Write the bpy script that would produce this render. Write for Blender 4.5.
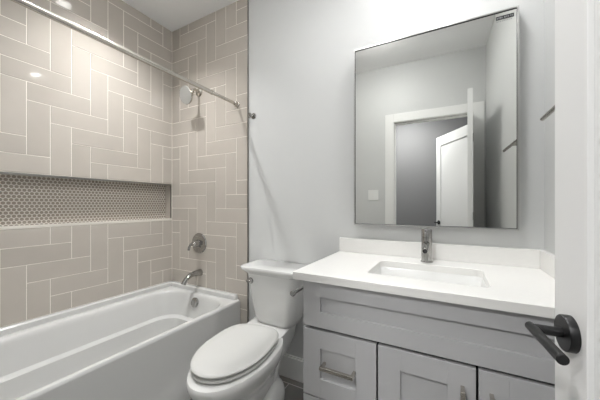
import bpy, bmesh, math, random
from mathutils import Vector, Matrix
random.seed(7)
PI = math.pi
C = bpy.context.scene.collection
for o in list(bpy.data.objects): bpy.data.objects.remove(o)

# ------------------------------------------------------------------ camera
CAM_H = 1.16
YAW = 0.4999
cd = bpy.data.cameras.new('camera'); cam = bpy.data.objects.new('camera', cd); C.objects.link(cam)
cam.location = (0, 0, CAM_H); cam.rotation_euler = (PI/2, 0, YAW)
cd.sensor_width = 36; cd.lens = 36*269.3/600; cd.clip_start = .02
cd.shift_y = (204.8-200)/600
bpy.context.scene.camera = cam
# ------------------------------------------------------------------ world, exposure
W = bpy.data.worlds.new('world'); bpy.context.scene.world = W; W.use_nodes = True
W.node_tree.nodes['Background'].inputs[0].default_value = (.8, .85, .9, 1)
W.node_tree.nodes['Background'].inputs[1].default_value = .3
vs = bpy.context.scene.view_settings
vs.view_transform = 'Standard'; vs.look = 'None'; vs.gamma = 1; vs.use_curve_mapping = False
vs.exposure = 0.0
P_SHOWER, P_VANITY, P_ROOM_FILL, P_HALL_FILL = 1500, 345, 74, 380

# ------------------------------------------------------------------ materials
def lin(c):
    return tuple(((v/255)/12.92 if v/255 <= .04045 else ((v/255+.055)/1.055)**2.4) for v in c)
def mat(name, rgb, rough=.5, metal=0, coat=0, noise=0, nscale=20, bump=0, bscale=200, spec=.5):
    m = bpy.data.materials.new(name); m.use_nodes = True
    nt = m.node_tree; b = nt.nodes['Principled BSDF']; N = nt.nodes.new; L = nt.links.new
    b.inputs['Roughness'].default_value = rough; b.inputs['Metallic'].default_value = metal
    b.inputs['Coat Weight'].default_value = coat; b.inputs['Coat Roughness'].default_value = .04
    b.inputs['Specular IOR Level'].default_value = spec
    c = lin(rgb)
    tc = N('ShaderNodeTexCoord')
    n = N('ShaderNodeTexNoise'); n.inputs['Scale'].default_value = nscale; n.inputs['Detail'].default_value = 3
    L(tc.outputs['Object'], n.inputs['Vector'])
    mx = N('ShaderNodeMix'); mx.data_type = 'RGBA'
    mx.inputs[6].default_value = (*[v*(1-noise) for v in c], 1); mx.inputs[7].default_value = (*[min(1, v*(1+noise)) for v in c], 1)
    L(n.outputs['Fac'], mx.inputs[0]); L(mx.outputs[2], b.inputs['Base Color'])
    if bump:
        n2 = N('ShaderNodeTexNoise'); n2.inputs['Scale'].default_value = bscale
        L(tc.outputs['Object'], n2.inputs['Vector'])
        bp = N('ShaderNodeBump'); bp.inputs['Strength'].default_value = bump; bp.inputs['Distance'].default_value = .002
        L(n2.outputs['Fac'], bp.inputs['Height']); L(bp.outputs[0], b.inputs['Normal'])
    return m
M = {}
M['paint'] = mat('wall_paint', (209, 210, 209), .55, noise=.01, bump=.04)
M['ceil'] = mat('ceiling_paint', (246, 246, 246), .8, noise=.01)
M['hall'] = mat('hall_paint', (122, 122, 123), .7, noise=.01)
M['trimw'] = mat('trim_white', (236, 236, 234), .35, noise=.005)
M['doorw'] = mat('door_white', (232, 232, 231), .4, noise=.005)
M['grout'] = mat('grout', (233, 228, 219), .8, noise=.03, nscale=150)
M['chrome'] = mat('chrome', (172, 171, 169), .08, 1)
M['nickel'] = mat('brushed_nickel', (196, 191, 183), .27, 1, noise=.04, nscale=90)
M['trimmetal'] = mat('edge_trim_metal', (150, 148, 144), .3, 1)
M['black'] = mat('matte_black', (24, 24, 25), .35, .3)
M['dark'] = mat('dark_rubber', (40, 40, 42), .6)
M['porc'] = mat('porcelain', (232, 232, 230), .1, coat=.4)
M['seatp'] = mat('seat_plastic', (212, 212, 209), .22)
M['acrylic'] = mat('tub_acrylic', (208, 208, 206), .16, coat=.3)
M['quartz'] = mat('white_quartz', (236, 235, 232), .22, noise=.02, nscale=60)
M['cab'] = mat('grey_cabinet_paint', (186, 186, 187), .38, noise=.01)
M['cabgap'] = mat('gap_shade_black', (18, 18, 19), .7)  # near-black that stands in for shade in the cabinet gaps
M['plate'] = mat('switch_plastic', (235, 235, 233), .3)
M['ink'] = mat('sticker_black', (35, 36, 38), .5)
M['paper'] = mat('sticker_white', (205, 206, 205), .5)

def mirror_mat():
    m = mat('mirror_silver', (226, 227, 224), .0, 1); return m
M['mirror'] = mirror_mat()

def tile_mat():
    m = bpy.data.materials.new('glazed_tile'); m.use_nodes = True
    nt = m.node_tree; b = nt.nodes['Principled BSDF']; N = nt.nodes.new; L = nt.links.new
    g = N('ShaderNodeNewGeometry')
    mx = N('ShaderNodeMix'); mx.data_type = 'RGBA'
    mx.inputs[6].default_value = (*lin((186, 179, 170)), 1); mx.inputs[7].default_value = (*lin((194, 187, 178)), 1)
    L(g.outputs['Random Per Island'], mx.inputs[0])
    tc = N('ShaderNodeTexCoord')
    n = N('ShaderNodeTexNoise'); n.inputs['Scale'].default_value = 9; n.inputs['Detail'].default_value = 2
    L(tc.outputs['Object'], n.inputs['Vector'])
    mx2 = N('ShaderNodeMix'); mx2.data_type = 'RGBA'; mx2.blend_type = 'MULTIPLY'; mx2.inputs[0].default_value = 1
    cr = N('ShaderNodeValToRGB'); cr.color_ramp.elements[0].color = (.94, .94, .94, 1); cr.color_ramp.elements[1].color = (1.04, 1.04, 1.04, 1)
    L(n.outputs['Fac'], cr.inputs[0]); L(mx.outputs[2], mx2.inputs[6]); L(cr.outputs[0], mx2.inputs[7])
    L(mx2.outputs[2], b.inputs['Base Color'])
    b.inputs['Roughness'].default_value = .07
    n2 = N('ShaderNodeTexNoise'); n2.inputs['Scale'].default_value = 7; n2.inputs['Detail'].default_value = 1
    L(tc.outputs['Object'], n2.inputs['Vector'])
    bp = N('ShaderNodeBump'); bp.inputs['Strength'].default_value = .12; bp.inputs['Distance'].default_value = .004
    L(n2.outputs['Fac'], bp.inputs['Height']); L(bp.outputs[0], b.inputs['Normal'])
    return m
M['tile'] = tile_mat()

def penny_mat():
    # penny-round mosaic laid out on world Y (across) and Z (up): hexagonal lattice of discs
    m = bpy.data.materials.new('penny_mosaic'); m.use_nodes = True
    nt = m.node_tree; b = nt.nodes['Principled BSDF']; N = nt.nodes.new; L = nt.links.new
    p = .0222; q = p*math.sqrt(3)
    tc = N('ShaderNodeTexCoord'); sp = N('ShaderNodeSeparateXYZ'); L(tc.outputs['Object'], sp.inputs[0])
    def mth(op, a, bb=None):
        n = N('ShaderNodeMath'); n.operation = op
        for i, v in enumerate((a, bb)):
            if v is None: continue
            if isinstance(v, (int, float)): n.inputs[i].default_value = v
            else: L(v, n.inputs[i])
        return n.outputs[0]
    def lat(oy, oz):
        y = mth('SUBTRACT', mth('FLOORED_MODULO', mth('ADD', sp.outputs[1], 10+oy), p), p/2)
        z = mth('SUBTRACT', mth('FLOORED_MODULO', mth('ADD', sp.outputs[2], 10+oz), q), q/2)
        return mth('SQRT', mth('ADD', mth('MULTIPLY', y, y), mth('MULTIPLY', z, z)))
    d = mth('MINIMUM', lat(0, 0), lat(p/2, q/2))
    mr = N('ShaderNodeMapRange'); mr.inputs[1].default_value = .0088; mr.inputs[2].default_value = .0098
    mr.inputs[3].default_value = 0; mr.inputs[4].default_value = 1
    L(d, mr.inputs[0])
    mx = N('ShaderNodeMix'); mx.data_type = 'RGBA'
    mx.inputs[6].default_value = (*lin((154, 144, 134)), 1); mx.inputs[7].default_value = (*lin((220, 215, 206)), 1)
    L(mr.outputs[0], mx.inputs[0]); L(mx.outputs[2], b.inputs['Base Color'])
    mr2 = N('ShaderNodeMapRange'); mr2.inputs[3].default_value = .15; mr2.inputs[4].default_value = .8
    L(mr.outputs[0], mr2.inputs[0]); L(mr2.outputs[0], b.inputs['Roughness'])
    bp = N('ShaderNodeBump'); bp.inputs['Strength'].default_value = .5; bp.inputs['Distance'].default_value = .001; bp.invert = True
    L(mr.outputs[0], bp.inputs['Height']); L(bp.outputs[0], b.inputs['Normal'])
    return m
M['penny'] = penny_mat()

def floor_mat():
    m = bpy.data.materials.new('grey_floor_tile'); m.use_nodes = True
    nt = m.node_tree; b = nt.nodes['Principled BSDF']; N = nt.nodes.new; L = nt.links.new
    tc = N('ShaderNodeTexCoord'); br = N('ShaderNodeTexBrick')
    L(tc.outputs['Object'], br.inputs['Vector'])
    br.offset = .5; br.inputs['Scale'].default_value = 1
    br.inputs['Color1'].default_value = (*lin((112, 110, 107)), 1); br.inputs['Color2'].default_value = (*lin((104, 102, 99)), 1)
    br.inputs['Mortar'].default_value = (*lin((186, 184, 180)), 1)
    br.inputs['Mortar Size'].default_value = .003; br.inputs['Brick Width'].default_value = .6; br.inputs['Row Height'].default_value = .3
    n = N('ShaderNodeTexNoise'); n.inputs['Scale'].default_value = 6; n.inputs['Detail'].default_value = 5
    L(tc.outputs['Object'], n.inputs['Vector'])
    mx = N('ShaderNodeMix'); mx.data_type = 'RGBA'; mx.blend_type = 'OVERLAY'; mx.inputs[0].default_value = .25
    L(br.outputs['Color'], mx.inputs[6]); L(n.outputs['Color'], mx.inputs[7]); L(mx.outputs[2], b.inputs['Base Color'])
    b.inputs['Roughness'].default_value = .4
    return m
M['floor'] = floor_mat()

def emit_mat(name, s, rgb=(1, .998, .995)):
    m = bpy.data.materials.new(name); m.use_nodes = True
    nt = m.node_tree; nt.nodes.remove(nt.nodes['Principled BSDF'])
    e = nt.nodes.new('ShaderNodeEmission'); e.inputs[0].default_value = (*rgb, 1); e.inputs[1].default_value = s
    nt.links.new(e.outputs[0], nt.nodes['Material Output'].inputs[0]); return m

# ------------------------------------------------------------------ mesh helpers
def obj(name, bm, mats, parent=None, smooth=False, bevel=0, seg=2, loc=None, subsurf=0):
    me = bpy.data.meshes.new(name)
    bmesh.ops.recalc_face_normals(bm, faces=bm.faces[:]) if len(bm.faces) else None
    bm.to_mesh(me); bm.free()
    if not isinstance(mats, (list, tuple)): mats = [mats]
    for m in mats: me.materials.append(m)
    o = bpy.data.objects.new(name, me); C.objects.link(o)
    if parent is not None:
        o.parent = parent
        o.location = tuple(-Vector(parent.location)) if parent.get('_w') else (0, 0, 0)
    if smooth:
        for p in me.polygons: p.use_smooth = True
        if smooth != 'all':
            md = me.attributes.new('sharp_edge', 'BOOLEAN', 'EDGE') if 'sharp_edge' not in me.attributes else me.attributes['sharp_edge']
            b2 = bmesh.new(); b2.from_mesh(me); b2.edges.ensure_lookup_table()
            vals = [(len(e.link_faces) == 2 and e.calc_face_angle(0) > math.radians(38)) for e in b2.edges]
            b2.free(); md.data.foreach_set('value', vals)
    if bevel:
        b = o.modifiers.new('bevel', 'BEVEL'); b.width = bevel; b.segments = seg; b.limit_method = 'ANGLE'; b.angle_limit = math.radians(40)
        b.harden_normals = False
    if subsurf:
        s = o.modifiers.new('sub', 'SUBSURF'); s.levels = subsurf; s.render_levels = subsurf
    return o
def B(): return bmesh.new()
def box(bm, x0, x1, y0, y1, z0, z1, mi=0):
    v = [bm.verts.new((x, y, z)) for x in (x0, x1) for y in (y0, y1) for z in (z0, z1)]
    fs = []
    for q in ((0, 1, 3, 2), (4, 6, 7, 5), (0, 4, 5, 1), (2, 3, 7, 6), (0, 2, 6, 4), (1, 5, 7, 3)):
        f = bm.faces.new([v[i] for i in q]); f.material_index = mi; fs.append(f)
    return fs
def loft(bm, rings, cap0=True, cap1=True, mi=0):
    vr = [[bm.verts.new(p) for p in r] for r in rings]
    n = len(vr[0])
    for a, b in zip(vr, vr[1:]):
        for i in range(n):
            f = bm.faces.new((a[i], a[(i+1) % n], b[(i+1) % n], b[i])); f.material_index = mi
    if cap0: bm.faces.new(vr[0][::-1]).material_index = mi
    if cap1: bm.faces.new(vr[-1]).material_index = mi
def frame_of(d):
    d = d.normalized(); a = Vector((0, 0, 1)) if abs(d.z) < .9 else Vector((1, 0, 0))
    u = d.cross(a).normalized(); return u, d.cross(u).normalized()
def lathe(bm, p, axis, prof, n=32, mi=0, cap0=True, cap1=True):
    """prof: (distance along axis, radius)"""
    p = Vector(p); d = Vector(axis).normalized(); u, v = frame_of(d)
    loft(bm, [[p+d*t+(u*math.cos(2*PI*i/n)+v*math.sin(2*PI*i/n))*max(r, 1e-4) for i in range(n)] for t, r in prof], cap0, cap1, mi)
def cyl(bm, a, b, r, n=24, r2=None, mi=0):
    a = Vector(a); b = Vector(b); L_ = (b-a).length
    lathe(bm, a, b-a, [(0, r), (L_, r if r2 is None else r2)], n, mi)
def tube(bm, pts, r, n=20, mi=0):
    pts = [Vector(p) for p in pts]; rings = []; rs = r if isinstance(r, (list, tuple)) else [r]*len(pts)
    up = None
    for i, p in enumerate(pts):
        d = (pts[min(i+1, len(pts)-1)]-pts[max(i-1, 0)]).normalized()
        if up is None: u, v = frame_of(d)
        else:
            v = (up-d*up.dot(d)).normalized(); u = v.cross(d).normalized()
        up = v
        rings.append([p+(u*math.cos(2*PI*k/n)+v*math.sin(2*PI*k/n))*rs[i] for k in range(n)])
    loft(bm, rings, mi=mi)
def bez(p0, p1, p2, p3, n=14):
    P = [Vector(p) for p in (p0, p1, p2, p3)]
    return [P[0]*(1-t)**3+P[1]*3*t*(1-t)**2+P[2]*3*t*t*(1-t)+P[3]*t**3 for t in [i/n for i in range(n+1)]]
def rr(x0, x1, y0, y1, r, z, m=8):
    pts = []
    for cx, cy, a in ((x1-r, y1-r, 0), (x0+r, y1-r, 90), (x0+r, y0+r, 180), (x1-r, y0+r, 270)):
        for i in range(m+1):
            t = math.radians(a+90*i/m); pts.append((cx+r*math.cos(t), cy+r*math.sin(t), z))
    return pts
def egg(cx, yf, yb, w, z, yw=None, n=56, eb=3.2, ef=2.05):
    """outline of a bowl or seat: long rounded front at yf, squarer back at yb, half width w"""
    if yw is None: yw = yf+(yb-yf)*.58
    pts = []
    for i in range(n):
        t = 2*PI*i/n; c, s = math.cos(t), math.sin(t)
        e = eb if s > 0 else ef
        x = w*math.copysign(abs(c)**(2/e), c); y = abs(s)**(2/e)
        pts.append((cx+x, yw+(yb-yw)*y if s > 0 else yw-(yw-yf)*y, z))
    return pts
def thing(name, label, cat, loc, group=None):
    o = bpy.data.objects.new(name, None); C.objects.link(o); o.location = loc; o.empty_display_size = .05
    o['label'] = label; o['category'] = cat
    if group: o['group'] = group
    o['_w'] = 1           # its parts are modelled in room coordinates; obj() offsets them
    return o
def tag(o, label, cat, group=None):
    o['label'] = label; o['category'] = cat
    if group: o['group'] = group
    return o
def struct(name, bm, m, label=None, **k):
    o = obj(name, bm, m, **k); o['kind'] = 'structure'
    if label: o['label'] = label
    return o

# ------------------------------------------------------------------ room dimensions (metres)
XL, XR = -2.138, .377          # tile face of the left wall, paint face of the right wall
YB, YT = 1.56, 1.55            # paint face and tile face of the far wall
YF = -.08                      # face of the door wall
ZC = 2.693                     # ceiling
XT = -1.287                    # edge of the tiling on the far wall
TW = .1066                     # tile pitch
DX0, DX1, DZ = -.462, .266, 2.06   # door opening

# floor, ceiling
bm = B(); box(bm, -2.26, .6, -1.75, 1.68, -.1, 0); struct('floor', bm, M['floor'])
LAMPS = [(-1.72, .94, .048), (-.02, 1.30, .048)]      # recessed ceiling lights: x, y, radius
def holed_ceiling(bm, x0, x1, y0, y1, z, lamps, s=.12):
    # underside with a round hole for each recessed lamp, closed by a slab above
    def q(a, b, c, d):
        if b-a > 1e-4 and d-c > 1e-4: bm.faces.new([bm.verts.new(p) for p in ((a, c, z), (b, c, z), (b, d, z), (a, d, z))])
    xa = x0
    for lx, ly, r in sorted(lamps):
        q(xa, lx-s, y0, y1); q(lx-s, lx+s, y0, ly-s); q(lx-s, lx+s, ly+s, y1); xa = lx+s
        n = 48; out = []; inn = []
        for i in range(n):
            t = 2*PI*(i+.5)/n; c, k = math.cos(t), math.sin(t); m = max(abs(c), abs(k))
            out.append((lx+s*c/m, ly+s*k/m, z)); inn.append((lx+(r+.006)*c, ly+(r+.006)*k, z))
        loft(bm, [out, inn], False, False)
    q(xa, x1, y0, y1)
    box(bm, x0, x1, y0, y1, z+.1, z+.14)
bm = B(); holed_ceiling(bm, -2.26, .6, -.18, 1.68, ZC, LAMPS); struct('ceiling', bm, M['ceil'])

# tiles
def tiles(bm, P, rect, org, hor, face=0.0, mi=0, th=.003):
    """P(u, v, h) -> point; straight herringbone of 1x3 tiles, hor(i, j) -> phase 0..5"""
    u0, u1, v0, v1 = rect; g = .0023
    ia, ib = int(math.floor((u0-org[0])/TW))-3, int(math.ceil((u1-org[0])/TW))+3
    ja, jb = int(math.floor((v0-org[1])/TW))-3, int(math.ceil((v1-org[1])/TW))+3
    sgn = hor[0]; ph = hor[1]
    for i in range(ia, ib):
        for j in range(ja, jb):
            k = (i+sgn*j+ph) % 6
            if k == 0: a = (i, j, 3, 1)
            elif (sgn > 0 and k == 3) or (sgn < 0 and k == 5): a = (i, j, 1, 3)
            else: continue
            x0 = max(org[0]+a[0]*TW, u0)+g; x1 = min(org[0]+(a[0]+a[2])*TW, u1)-g
            y0 = max(org[1]+a[1]*TW, v0)+g; y1 = min(org[1]+(a[1]+a[3])*TW, v1)-g
            if x1-x0 < .004 or y1-y0 < .004: continue
            h = [random.uniform(-.0004, .0004) for _ in range(4)]
            e = .0008
            r0 = [P(x0, y0, -th), P(x1, y0, -th), P(x1, y1, -th), P(x0, y1, -th)]
            r1 = [P(x0, y0, h[0]-.0012), P(x1, y0, h[1]-.0012), P(x1, y1, h[2]-.0012), P(x0, y1, h[3]-.0012)]
            r2 = [P(x0+e, y0+e, h[0]), P(x1-e, y0+e, h[1]), P(x1-e, y1-e, h[2]), P(x0+e, y1-e, h[3])]
            loft(bm, [r0, r1, r2], cap0=False, mi=mi)

# left wall with a long niche
NY0, NY1, NZ0, NZ1, ND = .22, 1.541, 1.029, 1.338, .078
bm = B()
gx = XL-.0014
for y0, y1, z0, z1 in ((-.18, 1.68, 0, NZ0), (-.18, 1.68, NZ1, ZC), (-.18, NY0, NZ0, NZ1), (NY1, 1.68, NZ0, NZ1)):
    box(bm, -2.26, gx, y0, y1, z0, z1, 0)
box(bm, -2.26, XL-ND, NY0, NY1, NZ0, NZ1, 2)
for y0, y1, z0, z1 in ((NY0, NY1, NZ0, NZ0+.001), (NY0, NY1, NZ1-.001, NZ1), (NY0, NY0+.001, NZ0, NZ1), (NY1-.001, NY1, NZ0, NZ1)):
    box(bm, XL-ND, gx, y0, y1, z0, z1, 1)
PL = lambda u, v, h: (XL+h, u, v)
tiles(bm, PL, (YF, YT, NZ1+.004, ZC), (.504-6*TW, .491), (1, -1+6), mi=1)
tiles(bm, PL, (YF, YT, .491, NZ0-.004), (.504-6*TW, .491), (1, -3+6), mi=1)
tiles(bm, PL, (YF, NY0-.004, NZ0-.004, NZ1+.004), (.504-6*TW, .491), (1, -3+6), mi=1)
struct('wall_left', bm, [M['grout'], M['tile'], M['penny']])
# metal edging of the niche; bottom strip coloured pale to imitate its reflection
bm = B()
box(bm, XL-.012, XL+.001, NY0-.004, NY1+.003, NZ1-.009, NZ1+.004, 1)
box(bm, XL-.012, XL+.001, NY0-.004, NY1+.003, NZ0-.003, NZ0+.012, 0)
for y0, y1 in ((NY0-.004, NY0+.002), (NY1-.002, NY1+.003)): box(bm, XL-.012, XL+.001, y0, y1, NZ0+.012, NZ1-.009, 1)
struct('trim_1', bm, [mat('painted_edging_sheen', (226, 221, 212), .3, 0), M['trimmetal']])

# far wall: paint on the right, tile on the left
bm = B(); box(bm, -2.26, .5, YB, 1.68, 0, ZC, 0)
box(bm, XL-.002, XT, YT+.0014, YB, 0, ZC, 1)
tiles(bm, lambda u, v, h: (u, YT-h, v), (XL, XT, 0, ZC), (XT-12*TW, .491-6*TW), (-1, 2+12-6), mi=2)
struct('wall_back', bm, [M['paint'], M['grout'], M['tile']])
bm = B(); box(bm, XT, XT+.005, YT-.002, YB, 0, ZC); struct('trim_2', bm, M['trimmetal'])

# right wall, door wall
bm = B(); box(bm, XR, .5, -.18, 1.68, 0, ZC); struct('wall_right', bm, M['paint'])
bm = B()
box(bm, -2.26, DX0-.02, -.18, YF, 0, ZC); box(bm, DX1+.02, .5, -.18, YF, 0, ZC); box(bm, DX0-.02, DX1+.02, -.18, YF, DZ+.02, ZC)
struct('wall_front', bm, M['paint'])
bm = B()
box(bm, DX0-.02, DX0, -.185, YF+.004, 0, DZ); box(bm, DX1, DX1+.02, -.185, YF+.004, 0, DZ); box(bm, DX0-.02, DX1+.02, -.185, YF+.004, DZ, DZ+.02)
box(bm, DX0, DX0+.011, -.15, -.118, 0, DZ); box(bm, DX0, DX1, -.15, -.118, DZ-.011, DZ)
CW = .09
for ya, yb in ((YF-.001, YF+.016), (-.196, -.179)):
    box(bm, DX0-.006-CW, DX0-.006, ya, yb, 0, DZ+.006+CW); box(bm, DX1+.006, DX1+.006+CW, ya, yb, 0, DZ+.006+CW)
    box(bm, DX0-.006, DX1+.006, ya, yb, DZ+.006, DZ+.006+CW)
struct('trim_3', bm, M['trimw'], bevel=.002)

# hall outside the door
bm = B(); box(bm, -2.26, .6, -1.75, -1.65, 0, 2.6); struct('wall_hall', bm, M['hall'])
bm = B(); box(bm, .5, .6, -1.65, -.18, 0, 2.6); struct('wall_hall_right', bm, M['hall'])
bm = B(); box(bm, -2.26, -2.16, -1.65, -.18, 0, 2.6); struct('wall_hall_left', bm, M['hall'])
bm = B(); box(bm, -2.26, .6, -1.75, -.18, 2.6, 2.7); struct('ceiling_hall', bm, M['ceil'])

# baseboards
VX0, VX1, VY = -.53, .372, 1.0
bm = B(); box(bm, XT+.006, VX0-.002, YB-.015, YB, 0, .14); box(bm, XT+.006, VX0-.002, YB-.009, YB, .14, .152)
struct('baseboard_back', bm, M['trimw'], bevel=.0015)
bm = B(); box(bm, -1.30, DX0-.006-CW, YF, YF+.015, 0, .14); box(bm, -1.30, DX0-.006-CW, YF, YF+.009, .14, .152)
struct('baseboard_front', bm, M['trimw'], bevel=.0015)
bm = B(); box(bm, XR-.015, XR, YF+.016, VY-.002, 0, .14); box(bm, XR-.009, XR, YF+.016, VY-.002, .14, .152)
struct('baseboard_right', bm, M['trimw'], bevel=.0015)

# ------------------------------------------------------------------ doors
def door_leaf(name, hinge, ang, width, h, mats, lever=True):
    """leaf in its own frame: x along the leaf from the hinge, y thickness; panel recess on both faces"""
    t = .035; st = .096; bm = B()
    w = width
    box(bm, 0, st, 0, t, .008, h); box(bm, w-st, w, 0, t, .008, h)
    box(bm, st, w-st, 0, t, .008, .22); box(bm, st, w-st, 0, t, h-.12, h)
    box(bm, st-.002, w-st+.002, .008, t-.008, .218, h-.118)
    o = obj(name, bm, mats, bevel=.0012)
    o['kind'] = 'structure'; o.location = hinge; o.rotation_euler = (0, 0, ang)
    return o
PHI = math.radians(5.5)
# leaf direction: from hinge towards the latch, (-sin, cos); its visible face is the one at local y = t (room side)
d1 = door_leaf('door_1', (DX1, -.07, 0), PI/2+PHI, .70, 2.048, M['doorw'])
d1['label'] = 'white panelled bathroom door with black lever standing open at right'

# ------------------------------------------------------------------ recessed lights, then added fill lights
def downlight(x, y, z, r, power, label, depth=.03):
    t = thing('recessed_downlight', label, 'ceiling light', (x, y, z))
    bm = B(); lathe(bm, (x, y, z), (0, 0, 1), [(-.001, r+.03), (-.004, r+.03), (-.005, r+.024), (-.004, r+.003), (0, r+.002), (depth, r+.001)], 48, cap0=False, cap1=False)
    obj('trim_ring', bm, M['trimw'], t, smooth=True)
    bm = B(); lathe(bm, (x, y, z+depth), (0, 0, 1), [(0, r+.001), (.01, r+.001)], 48)
    obj('lens', bm, emit_mat('lamp_lens', power), t)
    return t
downlight(*LAMPS[0][:2], ZC, LAMPS[0][2], P_SHOWER, 'round recessed ceiling light above the bathtub', .065)
downlight(*LAMPS[1][:2], ZC, LAMPS[1][2], P_VANITY, 'round recessed ceiling light above the vanity mirror', .02)
def fill_light(x, y, z, r, power, label, dp=.024):
    t = thing('added_fill_light', label, 'ceiling light', (x, y, z))
    bm = B(); lathe(bm, (x, y, z), (0, 0, -1), [(-.001, r+.015), (.02, r+.015), (.024, r+.004)], 48, cap1=False); obj('rim', bm, M['trimw'], t, smooth=True)
    bm = B(); lathe(bm, (x, y, z), (0, 0, -1), [(.018, r+.002), (.02+dp*.4, r), (.02+dp*.75, r*.88), (.02+dp*.93, r*.6), (.02+dp, .001)], 48, cap1=False); obj('fill_dome', bm, emit_mat('fill_emitter', power), t)
fill_light(-.50, .63, ZC, .12, P_ROOM_FILL, 'added round fill light under the ceiling in the middle of the bathroom', .05)  # added fill to brighten walls and vanity; no such fixture known
fill_light(-.50, -1.02, 2.6, .10, P_HALL_FILL, 'added round fill light out in the hall')  # added fill, set to shine through the doorway onto the vanity front

# ------------------------------------------------------------------ bathtub
TX1 = -1.349
t = thing('bathtub', 'white alcove bathtub with plain apron along the tiled left wall', 'bathtub', (-1.73, .775, 0))
bm = B()
ox0, ox1, oy0, oy1 = XL+.001, TX1, YF+.002, YT-.002
R = [rr(ox0, ox1+.006, oy0, oy1, .004, 0), rr(ox0, ox1+.006, oy0, oy1, .004, .045), rr(ox0, ox1, oy0, oy1, .004, .055),
     rr(ox0, ox1, oy0, oy1, .006, .436), rr(ox0, ox1-.002, oy0+.002, oy1, .01, .446), rr(ox0+.001, ox1-.009, oy0+.006, oy1-.001, .014, .4535),
     rr(ox0+.002, ox1-.02, oy0+.01, oy1-.002, .02, .4545)]
ix0, ix1, iy0, iy1 = -2.062, -1.378, .09, 1.488
for ins, z, r in ((0, .4535, .14), (.010, .449, .135), (.018, .437, .13), (.024, .42, .128), (.05, .33, .12), (.060, .288, .115), (.064, .277, .112), (.071, .2735, .11), (.106, .2705, .10),
                  (.111, .267, .10), (.113, .255, .10), (.120, .20, .10), (.132, .13, .10), (.15, .106, .10), (.19, .098, .09), (.25, .095, .07)):
    R.append(rr(ix0+ins*.9, ix1-ins*.9, iy0+ins*1.6, iy1-ins*.8, r*1.25, z))
loft(bm, R)
# raised tiling flange along the walls
loft(bm, [rr(ox0, XL+.036, oy0, oy1, .003, .44), rr(ox0, XL+.034, oy0, oy1, .003, .482), rr(ox0, XL+.026, oy0, oy1, .003, .4895)])
loft(bm, [rr(ox0, TX1-.018, oy1-.036, oy1, .004, .44), rr(ox0, TX1-.028, oy1-.034, oy1, .004, .482), rr(ox0, TX1-.032, oy1-.026, oy1, .004, .4895)])
obj('tub_shell', bm, M['acrylic'], t, smooth=True)
bm = B()
ov = Vector((-1.735, 1.456, .395)); ax = Vector((0, -1, .28))
lathe(bm, ov, ax, [(-.004, .037), (.004, .037), (.009, .032), (.011, .02), (.011, .001)], 36)
obj('overflow_plate', bm, M['chrome'], t, smooth=True)
bm = B(); lathe(bm, (-1.735, 1.2, .094), (0, 0, 1), [(0, .035), (.004, .034), (.006, .026), (.004, .02), (.009, .016), (.01, .001)], 32)
obj('drain', bm, M['chrome'], t, smooth=True)

# ------------------------------------------------------------------ shower fittings
SX = -1.79
t = thing('shower_fixture', 'brushed nickel shower head on bent arm high on tiled wall', 'shower head', (SX, YT, 2.085))
fz = 2.085
bm = B(); lathe(bm, (SX, YT, fz), (0, -1, 0), [(-.001, .034), (.005, .034), (.012, .024), (.014, .013)], 32); obj('wall_flange', bm, M['nickel'], t, smooth=True)
bm = B(); tube(bm, bez((SX, YT-.005, fz), (SX, YT-.045, fz+.02), (SX, YT-.075, fz+.004), (SX+.003, 1.472, 2.034)), .0105)
obj('shower_arm', bm, M['nickel'], t, smooth=True)
hd = Vector((-.05, -.94, -.28)).normalized(); hp = Vector((SX+.003, 1.470, 2.032))
bm = B(); lathe(bm, hp, hd, [(0, .012), (.006, .016), (.018, .016), (.024, .02), (.034, .050), (.046, .067), (.056, .070), (.060, .068)], 48, cap1=False)
hb = obj('head_shell', bm, M['nickel'], t, smooth=True)
bm = B(); lathe(bm, hp+hd*.058, hd, [(0, .0685), (.003, .065), (.004, .001)], 48)
u_, v_ = frame_of(hd)
for rad, n in ((.018, 8), (.036, 16), (.054, 24)):
    for k in range(n):
        a = 2*PI*k/n; p = hp+hd*.061+(u_*math.cos(a)+v_*math.sin(a))*rad
        lathe(bm, p, hd, [(0, .0026), (.003, .0018)], 6)
obj('spray_face', bm, mat('spray_face_grey', (168, 167, 163), .35, 0), hb if False else t, smooth=True)

t = thing('shower_valve', 'round chrome shower valve with lever handle on tiled wall', 'shower valve', (SX, YT, .845))
vz = .845
bm = B(); lathe(bm, (SX, YT, vz), (0, -1, 0), [(-.001, .083), (.004, .083), (.010, .078), (.013, .06), (.016, .03), (.017, .001)], 48); obj('escutcheon', bm, M['chrome'], t, smooth=True)
bm = B(); lathe(bm, (SX, YT-.012, vz), (0, -1, 0), [(0, .030), (.02, .028), (.032, .024), (.05, .022), (.056, .018), (.057, .001)], 32); obj('handle_hub', bm, M['chrome'], t, smooth=True)
bm = B(); tube(bm, bez((SX, YT-.05, vz), (SX-.015, YT-.066, vz+.004), (SX-.03, YT-.075, vz-.002), (SX-.036, YT-.078, vz-.052)), [.011]*5+[.010]*5+[.009]*5)
obj('lever', bm, M['chrome'], t, smooth=True)

t = thing('tub_spout', 'curved chrome tub spout on tiled wall above the tub', 'tub spout', (SX+.01, YT, .612))
sz = .606; sx = SX+.012
bm = B()
pts = bez((sx, YT+.001, sz), (sx, YT-.06, sz+.004), (sx-.006, YT-.125, sz+.012), (sx-.010, YT-.155, sz-.064), 20)
tube(bm, pts, [max(.0195, .029-.0011*i) for i in range(21)], 28)
obj('spout_body', bm, M['chrome'], t, smooth=True)
bm = B(); e = pts[-1]; d = (pts[-1]-pts[-2]).normalized(); lathe(bm, e-d*.001, d, [(0, .0135), (.0015, .0135)], 24); obj('aerator', bm, M['dark'], t)

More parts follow.
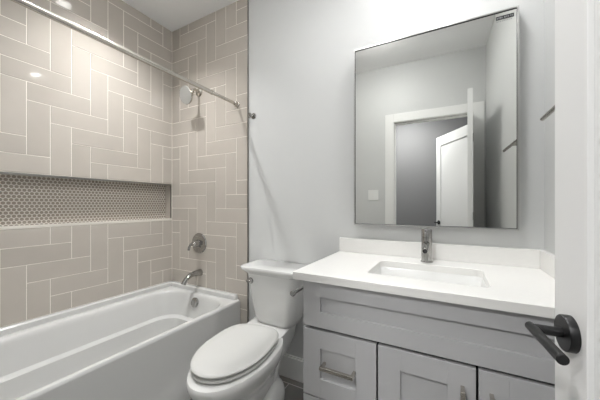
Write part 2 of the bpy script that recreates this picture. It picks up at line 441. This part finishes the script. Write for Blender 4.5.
# rod
t = thing('shower_curtain_rod', 'straight brushed nickel shower curtain rod spanning above the bathtub', 'curtain rod', (-1.377, .73, 1.916))
RX, RZ = -1.385, 1.914
bm = B(); cyl(bm, (RX, YF+.01, RZ), (RX, 1.30, RZ), .0135, 28); obj('rod_tube', bm, M['nickel'], t, smooth=True)
bm = B(); cyl(bm, (RX, 1.295, RZ), (RX, YT-.01, RZ), .0115, 28); lathe(bm, (RX, 1.297, RZ), (0, 1, 0), [(0, .0145), (.012, .0145), (.014, .012)], 28)
obj('rod_extension', bm, M['nickel'], t, smooth=True)
for yy, s in ((YT, -1), (YF, 1)):
    bm = B(); lathe(bm, (RX, yy, RZ), (0, s, 0), [(-.0, .024), (.006, .024), (.010, .019), (.028, .0165), (.03, .012)], 32); obj('end_flange', bm, M['nickel'], t, smooth=True)

# robe hook
t = thing('robe_hook', 'small chrome robe hook on grey wall beside the tile edge', 'hook', (-1.243, YB, 1.81))
hx, hz = -1.235, 1.806
bm = B(); lathe(bm, (hx, YB, hz), (0, -1, 0), [(-.001, .021), (.005, .021), (.008, .018), (.009, .001)], 32); obj('base_plate', bm, M['chrome'], t, smooth=True)
bm = B(); cyl(bm, (hx, YB-.006, hz), (hx, YB-.04, hz), .007)
tube(bm, bez((hx, YB-.030, hz+.004), (hx, YB-.04, hz-.03), (hx, YB-.055, hz-.035), (hx, YB-.058, hz-.008)), .0055, 14)
lathe(bm, (hx, YB-.036, hz), (0, -1, 0), [(0, .008), (.006, .0125), (.012, .0125), (.015, .008), (.0155, .001)], 24)
obj('peg', bm, M['chrome'], t, smooth=True)

# ------------------------------------------------------------------ toilet
cx = -.943
TPX, TPY, TROT = -.964, 1.322, math.radians(8.0)
def swing(bm):
    # the bowl stands slightly turned: rotate about the seat hinge and shift onto the measured axis
    bmesh.ops.rotate(bm, verts=bm.verts[:], cent=(cx, TPY, 0), matrix=Matrix.Rotation(TROT, 3, 'Z'))
    bmesh.ops.translate(bm, verts=bm.verts[:], vec=(TPX-cx, 0, 0))
    return bm
t = thing('toilet', 'white two-piece elongated toilet with closed lid between tub and vanity', 'toilet', (cx, 1.2, 0))
bm = B()
S = [(0, .93, 1.44, .112), (.012, .925, 1.445, .115), (.05, .935, 1.44, .108), (.10, .945, 1.42, .100), (.16, .935, 1.39, .098), (.21, .90, 1.36, .106), (.255, .855, 1.34, .126),
     (.30, .795, 1.33, .155), (.34, .762, 1.33, .174), (.375, .745, 1.33, .184), (.398, .743, 1.33, .186), (.408, .748, 1.328, .182), (.412, .766, 1.32, .168)]
loft(bm, [egg(cx, a, b, w, z, n=64, eb=2.6) for z, a, b, w in S])
# rear deck that carries the tank
loft(bm, [rr(cx-.10, cx+.10, 1.22, 1.47, .03, .24), rr(cx-.135, cx+.135, 1.22, 1.50, .04, .33), rr(cx-.14, cx+.14, 1.22, 1.515, .04, .40), rr(cx-.14, cx+.14, 1.22, 1.515, .04, .414), rr(cx-.132, cx+.132, 1.228, 1.507, .035, .42)])
# trapway bulges at both sides of the foot
for s in (-1, 1):
    m4 = Matrix.Translation((cx+s*.070, 1.225, .04)) @ Matrix.Rotation(math.radians(8*s), 4, 'Z') @ Matrix.Rotation(math.radians(16*s), 4, 'Y') @ Matrix.Diagonal((.085, .175, .125, 1))
    bmesh.ops.create_uvsphere(bm, u_segments=32, v_segments=20, radius=1, matrix=m4)
    m4 = Matrix.Translation((cx+s*.05, 1.29, .25)) @ Matrix.Rotation(math.radians(-18), 4, 'X') @ Matrix.Diagonal((.062, .06, .17, 1))
    bmesh.ops.create_uvsphere(bm, u_segments=28, v_segments=18, radius=1, matrix=m4)
for v in bm.verts:
    if v.co.z < 0: v.co.z = 0
swing(bm)
obj('bowl', bm, M['porc'], t, smooth=True)
bm = B()
so = lambda ins, z: egg(cx-.004, .776+ins, 1.275-ins*.6, .170-ins, z+(.018 if z < .418 else .0195), yw=1.04, n=72, eb=3.2)
loft(bm, [so(.010, .4005), so(.003, .404), so(.001, .409), so(.003, .414), so(.009, .4165)]); swing(bm)
obj('seat', bm, M['seatp'], t, smooth=True)
bm = B()
loft(bm, [so(.010, .4205), so(.002, .424), so(-.001, .430), so(.003, .4355), so(.012, .4385), so(.06, .4405), so(.12, .4415)]); swing(bm)
obj('seat_lid', bm, M['seatp'], t, smooth=True)
for s in (-1, 1):
    bm = B(); lathe(bm, (cx+s*.07-.025, 1.278, .434), (1, 0, 0), [(0, .010), (.002, .012), (.048, .012), (.05, .010)], 20); swing(bm); obj('hinge', bm, M['porc'], t, smooth=True)
def tk(hw, y0, z, r=.05, bow=.012):
    pts = rr(cx-hw, cx+hw, y0, 1.537, r, z, 8)
    return [(x, y-(bow*(1-((x-cx)/hw)**2) if y < y0+.1 else 0), z) for x, y, z in pts]
bm = B()
loft(bm, [tk(.122, 1.375, .418), tk(.136, 1.362, .44), tk(.146, 1.354, .465), tk(.160, 1.345, .56), tk(.176, 1.337, .67), tk(.184, 1.333, .72), tk(.186, 1.332, .735)])
obj('tank', bm, M['porc'], t, smooth=True)
bm = B()
def tkl(hw, y0, z, r=.045, bow=.02):
    pts = rr(cx-hw, cx+hw, y0, 1.552, r, z, 8)
    return [(x, y-(bow*(1-((x-cx)/hw)**2) if y < y0+.1 else 0), z) for x, y, z in pts]
loft(bm, [tkl(.184, 1.334, .730), tkl(.192, 1.328, .736), tkl(.206, 1.318, .748), tkl(.217, 1.310, .756), tkl(.220, 1.308, .762), tkl(.220, 1.308, .770), tkl(.216, 1.311, .7745), tkl(.206, 1.320, .776)])
obj('tank_lid', bm, M['porc'], t, smooth=True)
bm = B(); fx, fzz = cx-.128, .688
lathe(bm, (fx, 1.352, fzz), (-.25, -1, 0), [(0, .019), (.026, .019), (.030, .016), (.031, .001)], 24)
tube(bm, bez((fx-.006, 1.326, fzz), (fx-.016, 1.314, fzz-.002), (fx-.024, 1.312, fzz-.004), (fx-.034, 1.322, fzz-.006)), .0052, 12)
obj('flush_lever', bm, M['chrome'], t, smooth=True)
for s in (-1, 1):
    bm = B(); lathe(bm, (cx+s*.122, 1.11, 0), (0, 0, 1), [(0, .016), (.012, .015), (.02, .009), (.022, .001)], 20); swing(bm); obj('bolt_cap', bm, M['porc'], t, smooth=True)

# ------------------------------------------------------------------ vanity
t = thing('vanity_cabinet', 'grey shaker vanity cabinet under the white countertop', 'cabinet', ((VX0+VX1)/2, 1.3, 0))
bm = B()
box(bm, VX0, VX0+.018, VY+.02, YB-.001, 0, .848); box(bm, VX1-.018, VX1, VY+.02, YB-.001, 0, .848)
box(bm, VX0+.018, VX1-.018, YB-.012, YB-.001, .1, .848); box(bm, VX0+.018, VX1-.018, VY+.03, YB-.012, .1, .118)
box(bm, VX0+.018, VX1-.018, VY+.075, VY+.09, 0, .1)
obj('carcass', bm, M['cab'], t, bevel=.001)
bm = B(); box(bm, VX0+.018, VX1-.018, VY+.024, VY+.03, .118, .846); obj('face_shadow_board', bm, M['cabgap'], t)  # dark sheet behind the fronts, painting the gap shade black
def shaker(name, x0, x1, z0, z1, rs, rt, rb, parent, y=VY):
    bm = B(); th = .02; dp = .012
    box(bm, x0, x0+rs, y, y+th, z0, z1); box(bm, x1-rs, x1, y, y+th, z0, z1)
    box(bm, x0+rs, x1-rs, y, y+th, z1-rt, z1); box(bm, x0+rs, x1-rs, y, y+th, z0, z0+rb)
    box(bm, x0+rs-.001, x1-rs+.001, y+dp, y+th-.0005, z0+rb-.001, z1-rt+.001)
    return obj(name, bm, M['cab'], parent, bevel=.0007)
def pull(a, b, parent, yb):
    """square bar pull between two posts; a, b the ends of the bar"""
    a = Vector(a); b = Vector(b); d = (b-a).normalized(); s = Vector((0, 1, 0)).cross(d); h = .0068; bm = B()
    def bar(p, q, w):
        p = Vector(p); q = Vector(q); dd = (q-p).normalized(); u = s if abs(dd.y) > .5 else Vector((0, 1, 0)); v = dd.cross(u)
        loft(bm, [[p+u*w*i+v*w*j for i, j in ((-1, -1), (1, -1), (1, 1), (-1, 1))], [q+u*w*i+v*w*j for i, j in ((-1, -1), (1, -1), (1, 1), (-1, 1))]])
    bar(a, b, h)
    for p in (a+d*.006, b-d*.006): bar(p, Vector((p.x, yb, p.z)), .0055)
    o = obj('pull_handle', bm, M['nickel'], bevel=.0012)
    o.parent = parent; return o
ff = shaker('false_front', VX0, VX1, .659, .846, .077, .062, .064, t)
PANELS = [('drawer', -.53, -.2285, .375, .6475), ('drawer', -.53, -.2285, .105, .369), ('cabinet_door', -.2215, .0790, .105, .6475), ('cabinet_door', .0860, VX1, .105, .6475)]
PZ = [(('h', -.374, .516)), (('h', -.381, .25)), (('v', .043, .585)), (('v', .119, .585))]
for (nm, x0, x1, z0, z1), (k, px, pz) in zip(PANELS, PZ):
    p = shaker(nm, x0, x1, z0, z1, .077, .073, .076, t)
    if k == 'h': q = pull((px-.068, VY-.03, pz), (px+.068, VY-.03, pz), p, VY+(.010))
    else: q = pull((px, VY-.03, pz), (px, VY-.03, pz-.135), p, VY+.001)

# countertop with splashes
CZ = .88; CX0 = -.570; CY0 = .978
SKX0, SKX1, SKY0, SKY1 = -.292, .132, 1.105, 1.392
t = thing('countertop', 'white quartz countertop with a sink cutout on the grey vanity', 'countertop', ((CX0+XR)/2, 1.27, .849))
bm = B()
n_out = rr(CX0, XR-.001, CY0, YB-.001, .003, CZ); n_in = rr(SKX0, SKX1, SKY0, SKY1, .03, CZ)
loft(bm, [[(x, y, CZ-.031) for x, y, z in n_out], [(x, y, CZ-.002) for x, y, z in n_out], rr(CX0+.002, XR-.001, CY0+.002, YB-.001, .003, CZ), rr(SKX0-.002, SKX1+.002, SKY0-.002, SKY1+.002, .03, CZ), [(x, y, CZ-.002) for x, y, z in n_in], [(x, y, CZ-.031) for x, y, z in n_in], [(x, y, CZ-.031) for x, y, z in n_out]], cap0=False, cap1=False)
bmesh.ops.remove_doubles(bm, verts=bm.verts[:], dist=1e-5)
obj('slab', bm, M['quartz'], t)
bm = B(); box(bm, CX0-.0, XR-.001, YB-.021, YB-.001, CZ, .962); tag(obj('backsplash', bm, M['quartz'], bevel=.0015), 'long low white quartz backsplash strip on the wall under the mirror', 'backsplash')
bm = B(); box(bm, XR-.021, XR-.001, CY0+.003, YB-.0215, CZ, .962); tag(obj('sidesplash', bm, M['quartz'], bevel=.0015), 'short white quartz splash strip on the right wall beside the door edge', 'backsplash')

# sink
t = thing('sink_basin', 'white rectangular undermount sink set into the quartz countertop', 'sink', ((SKX0+SKX1)/2, (SKY0+SKY1)/2, .70))
bm = B(); z0 = CZ-.0315
def sk(o_, z, r=.03): return rr(SKX0-o_, SKX1+o_, SKY0-o_, SKY1+o_, r, z)
loft(bm, [sk(.022, z0-.012), sk(.022, z0), sk(-.0, z0), sk(-.003, z0-.004), sk(-.008, z0-.05), sk(-.014, z0-.085), sk(-.03, z0-.105), sk(-.055, z0-.112), sk(-.11, z0-.118, .02)], cap0=False)
loft(bm, [sk(.022, z0-.012), sk(.006, z0-.02), sk(.002, z0-.06), sk(-.006, z0-.10), sk(-.03, z0-.122), sk(-.08, z0-.13, .02)], cap0=False)
obj('bowl', bm, M['porc'], t, smooth=True)
bm = B(); lathe(bm, ((SKX0+SKX1)/2, (SKY0+SKY1)/2+.02, z0-.1185), (0, 0, 1), [(0, .024), (.003, .023), (.0035, .016), (.006, .014), (.0065, .001)], 28); obj('drain', bm, M['chrome'], t, smooth=True)

# faucet
fx, fy = -.088, 1.46
t = thing('faucet', 'chrome cylindrical single-hole faucet behind the sink', 'faucet', (fx, fy, CZ))
bm = B(); lathe(bm, (fx, fy, CZ), (0, 0, 1), [(0, .028), (.004, .028), (.006, .0245), (.118, .0245), (.119, .0235), (.121, .0235), (.122, .0245), (.158, .0245), (.162, .022), (.163, .001)], 40); obj('column', bm, M['chrome'], t, smooth=True)
bm = B(); sp = Vector((0, -1, -.22)).normalized(); p0 = Vector((fx, fy-.012, CZ+.093))
lathe(bm, p0, sp, [(0, .014), (.105, .0135), (.109, .012)], 32); obj('spout', bm, M['chrome'], t, smooth=True)
bm = B(); lathe(bm, p0+sp*.1085, sp, [(0, .0105), (.002, .010)], 24); obj('aerator', bm, M['dark'], t)
bm = B(); cyl(bm, (fx, fy-.015, CZ+.148), (fx, fy-.062, CZ+.156), .0048, 16); obj('lever', bm, M['chrome'], t, smooth=True)

# ------------------------------------------------------------------ mirror
MD = .034; MY = 1.512
ML, MR, MB_, MT = -.471, .282, 1.046, 2.048
mc = Vector(((ML+MR)/2, MY, (MB_+MT)/2))
t = thing('wall_mirror', 'rectangular mirror with thin brushed metal frame above the vanity', 'mirror', mc)
t['_w'] = 0
hw, hh = (MR-ML)/2, (MT-MB_)/2
bm = B(); f = .006
box(bm, -hw, -hw+f, 0, MD, -hh, hh); box(bm, hw-f, hw, 0, MD, -hh, hh); box(bm, -hw+f, hw-f, 0, MD, hh-f, hh); box(bm, -hw+f, hw-f, 0, MD, -hh, -hh+f)
fr = obj('frame', bm, mat('frame_metal', (186, 186, 184), .3, .85), bevel=.001); fr.parent = t
bm = B(); k = f+.0022
box(bm, -hw+f, -hw+k, .003, .011, -hh+f, hh-f); box(bm, hw-k, hw-f, .003, .011, -hh+f, hh-f); box(bm, -hw+k, hw-k, .003, .011, hh-k, hh-f); box(bm, -hw+k, hw-k, .003, .011, -hh+f, -hh+k)
gs = obj('gasket', bm, M['dark']); gs.parent = t
bm = B(); box(bm, -hw+k-.001, hw-k+.001, .006, .0115, -hh+k-.001, hh-k+.001); g = obj('glass', bm, M['mirror']); g.parent = t
bm = B(); box(bm, -hw+f-.001, hw-f+.001, .0125, MD-.002, -hh+f-.001, hh-f+.001); g2 = obj('backing', bm, M['cab']); g2.parent = t
# sticker in the upper right corner
bm = B(); sx1 = hw-.018; sz1 = hh-.024; sw, sh = .066, .0165
box(bm, sx1-sw, sx1, .0052, .0061, sz1-sh, sz1, 0)
u = sw/22
for i, (a, w_) in enumerate(((1, 1.6), (3.2, 1.2), (5, 1.8), (7.4, .8), (10.2, 1.7), (12.6, 1.3), (14.6, 1.5), (17.4, 1.2), (19.2, 1.6))):
    box(bm, sx1-sw+a*u, sx1-sw+(a+w_)*u, .0050, .0053, sz1-sh+.0045, sz1-sh+.0045+(.0075 if i % 3 else .006), 1)
for i in range(9): box(bm, sx1-sw+.002+i*.0066, sx1-sw+.002+i*.0066+.0042, .0056, .0061, sz1-sh-.009, sz1-sh-.0055, 2)
s_ = obj('sticker', bm, [M['ink'], mat('sticker_print', (130, 132, 133), .5), mat('sticker_grey', (150, 152, 152), .5)]); s_.parent = g; s_['label'] = 'small black printed sticker in the upper right corner'
t.rotation_euler = (0, 0, math.radians(.87))

# ------------------------------------------------------------------ towel bar on the right wall
bx, bz = XR-.05, 1.495
t = thing('towel_bar', 'brushed nickel towel bar on the right wall beside the mirror', 'towel bar', (XR, 1.18, bz))
bm = B(); lathe(bm, (bx, .975, bz), (0, 1, 0), [(0, .006), (.002, .008), (.40, .008), (.402, .006)], 20); obj('bar', bm, M['nickel'], t, smooth=True)
bm = B(); cyl(bm, (XR-.004, 1.17, bz), (bx, 1.17, bz), .008, 18); lathe(bm, (XR, 1.17, bz), (-1, 0, 0), [(-.001, .022), (.006, .022), (.008, .019)], 28); obj('post', bm, M['nickel'], t, smooth=True)

# toilet paper holder on the side of the vanity
hx0 = VX0-.07; hz = .767
t = thing('toilet_paper_holder', 'chrome toilet paper holder on the side of the grey vanity', 'toilet paper holder', (VX0, 1.17, hz))
bm = B(); cyl(bm, (hx0, 1.035, hz), (hx0, 1.19, hz), .0075, 18); cyl(bm, (hx0-.002, 1.185, hz), (VX0-.004, 1.185, hz), .0075, 18); obj('arm', bm, M['chrome'], t, smooth=True)
bm = B(); lathe(bm, (hx0, 1.026, hz), (0, 1, 0), [(0, .010), (.002, .0125), (.010, .0125), (.012, .010)], 24); obj('end_cap', bm, M['chrome'], t, smooth=True)
bm = B(); lathe(bm, (VX0, 1.185, hz), (-1, 0, 0), [(-.002, .024), (.006, .024), (.009, .019)], 28); obj('base_plate', bm, M['chrome'], t, smooth=True)

# switch plate on the door wall (seen in the mirror)
t = thing('light_switch', 'white double rocker light switch beside the door, seen in the mirror', 'light switch', (-.69, YF, 1.27))
bm = B(); box(bm, -.748, -.632, YF, YF+.006, 1.212, 1.328); obj('cover_plate', bm, M['plate'], t, bevel=.002)
for x in (-.713, -.667):
    bm = B(); box(bm, x-.017, x+.017, YF+.005, YF+.009, 1.236, 1.304); obj('rocker', bm, M['plate'], t, bevel=.001)

# ------------------------------------------------------------------ door lever (child of the door)
def lever(parent, px, pz, side, th=.035):
    s = 1 if side > 0 else -1; y0 = th if side > 0 else 0
    lv = []
    bm = B(); lathe(bm, (px, y0, pz), (0, s, 0), [(-.0005, .0275), (.010, .0275), (.0115, .0265), (.012, .001)], 40); r = obj('rose', bm, M['black'], smooth=True); lv.append(r)
    bm = B(); cyl(bm, (px, y0+s*.01, pz), (px, y0+s*.048, pz), .0075, 24); n = obj('neck', bm, M['black'], smooth=True); lv.append(n)
    bm = B(); cyl(bm, (px+.012, y0+s*.048, pz), (px-.098, y0+s*.048, pz), .007, 28); l = obj('lever_handle', bm, M['black'], smooth=True, bevel=.001); lv.append(l)
    for o in lv: o.parent = parent
LPX, LPZ = .70-.0555, .960
lever(d1, LPX, LPZ, 1); lever(d1, LPX, LPZ, -1)
for z in (.25, 1.05, 1.82):
    bm = B(); cyl(bm, (.0, -.004, z-.04), (.0, -.004, z+.04), .006, 14); h = obj('hinge', bm, M['black'], smooth=True); h.parent = d1
# door standing open in the hall
hv = Vector((-.05-.385, -.98+.24)); 
d2 = door_leaf('door_2', (.385, -.22, 0), math.atan2(-.76, -.435), .875, 2.045, M['doorw'])
d2['label'] = 'white door standing open in the hall, seen in the mirror'
for s, y0 in ((1, .035), (-1, 0)):
    bm = B(); lathe(bm, (.81, y0, .93), (0, s, 0), [(0, .027), (.010, .027), (.012, .001)], 32); cyl(bm, (.81, y0, .93), (.81, y0+s*.055, .93), .0085)
    cyl(bm, (.82, y0+s*.055, .93), (.71, y0+s*.055, .93), .0078); o = obj('lever_handle', bm, M['black'], smooth=True); o.parent = d2

for o in bpy.data.objects:
    if '_w' in o: del o['_w']
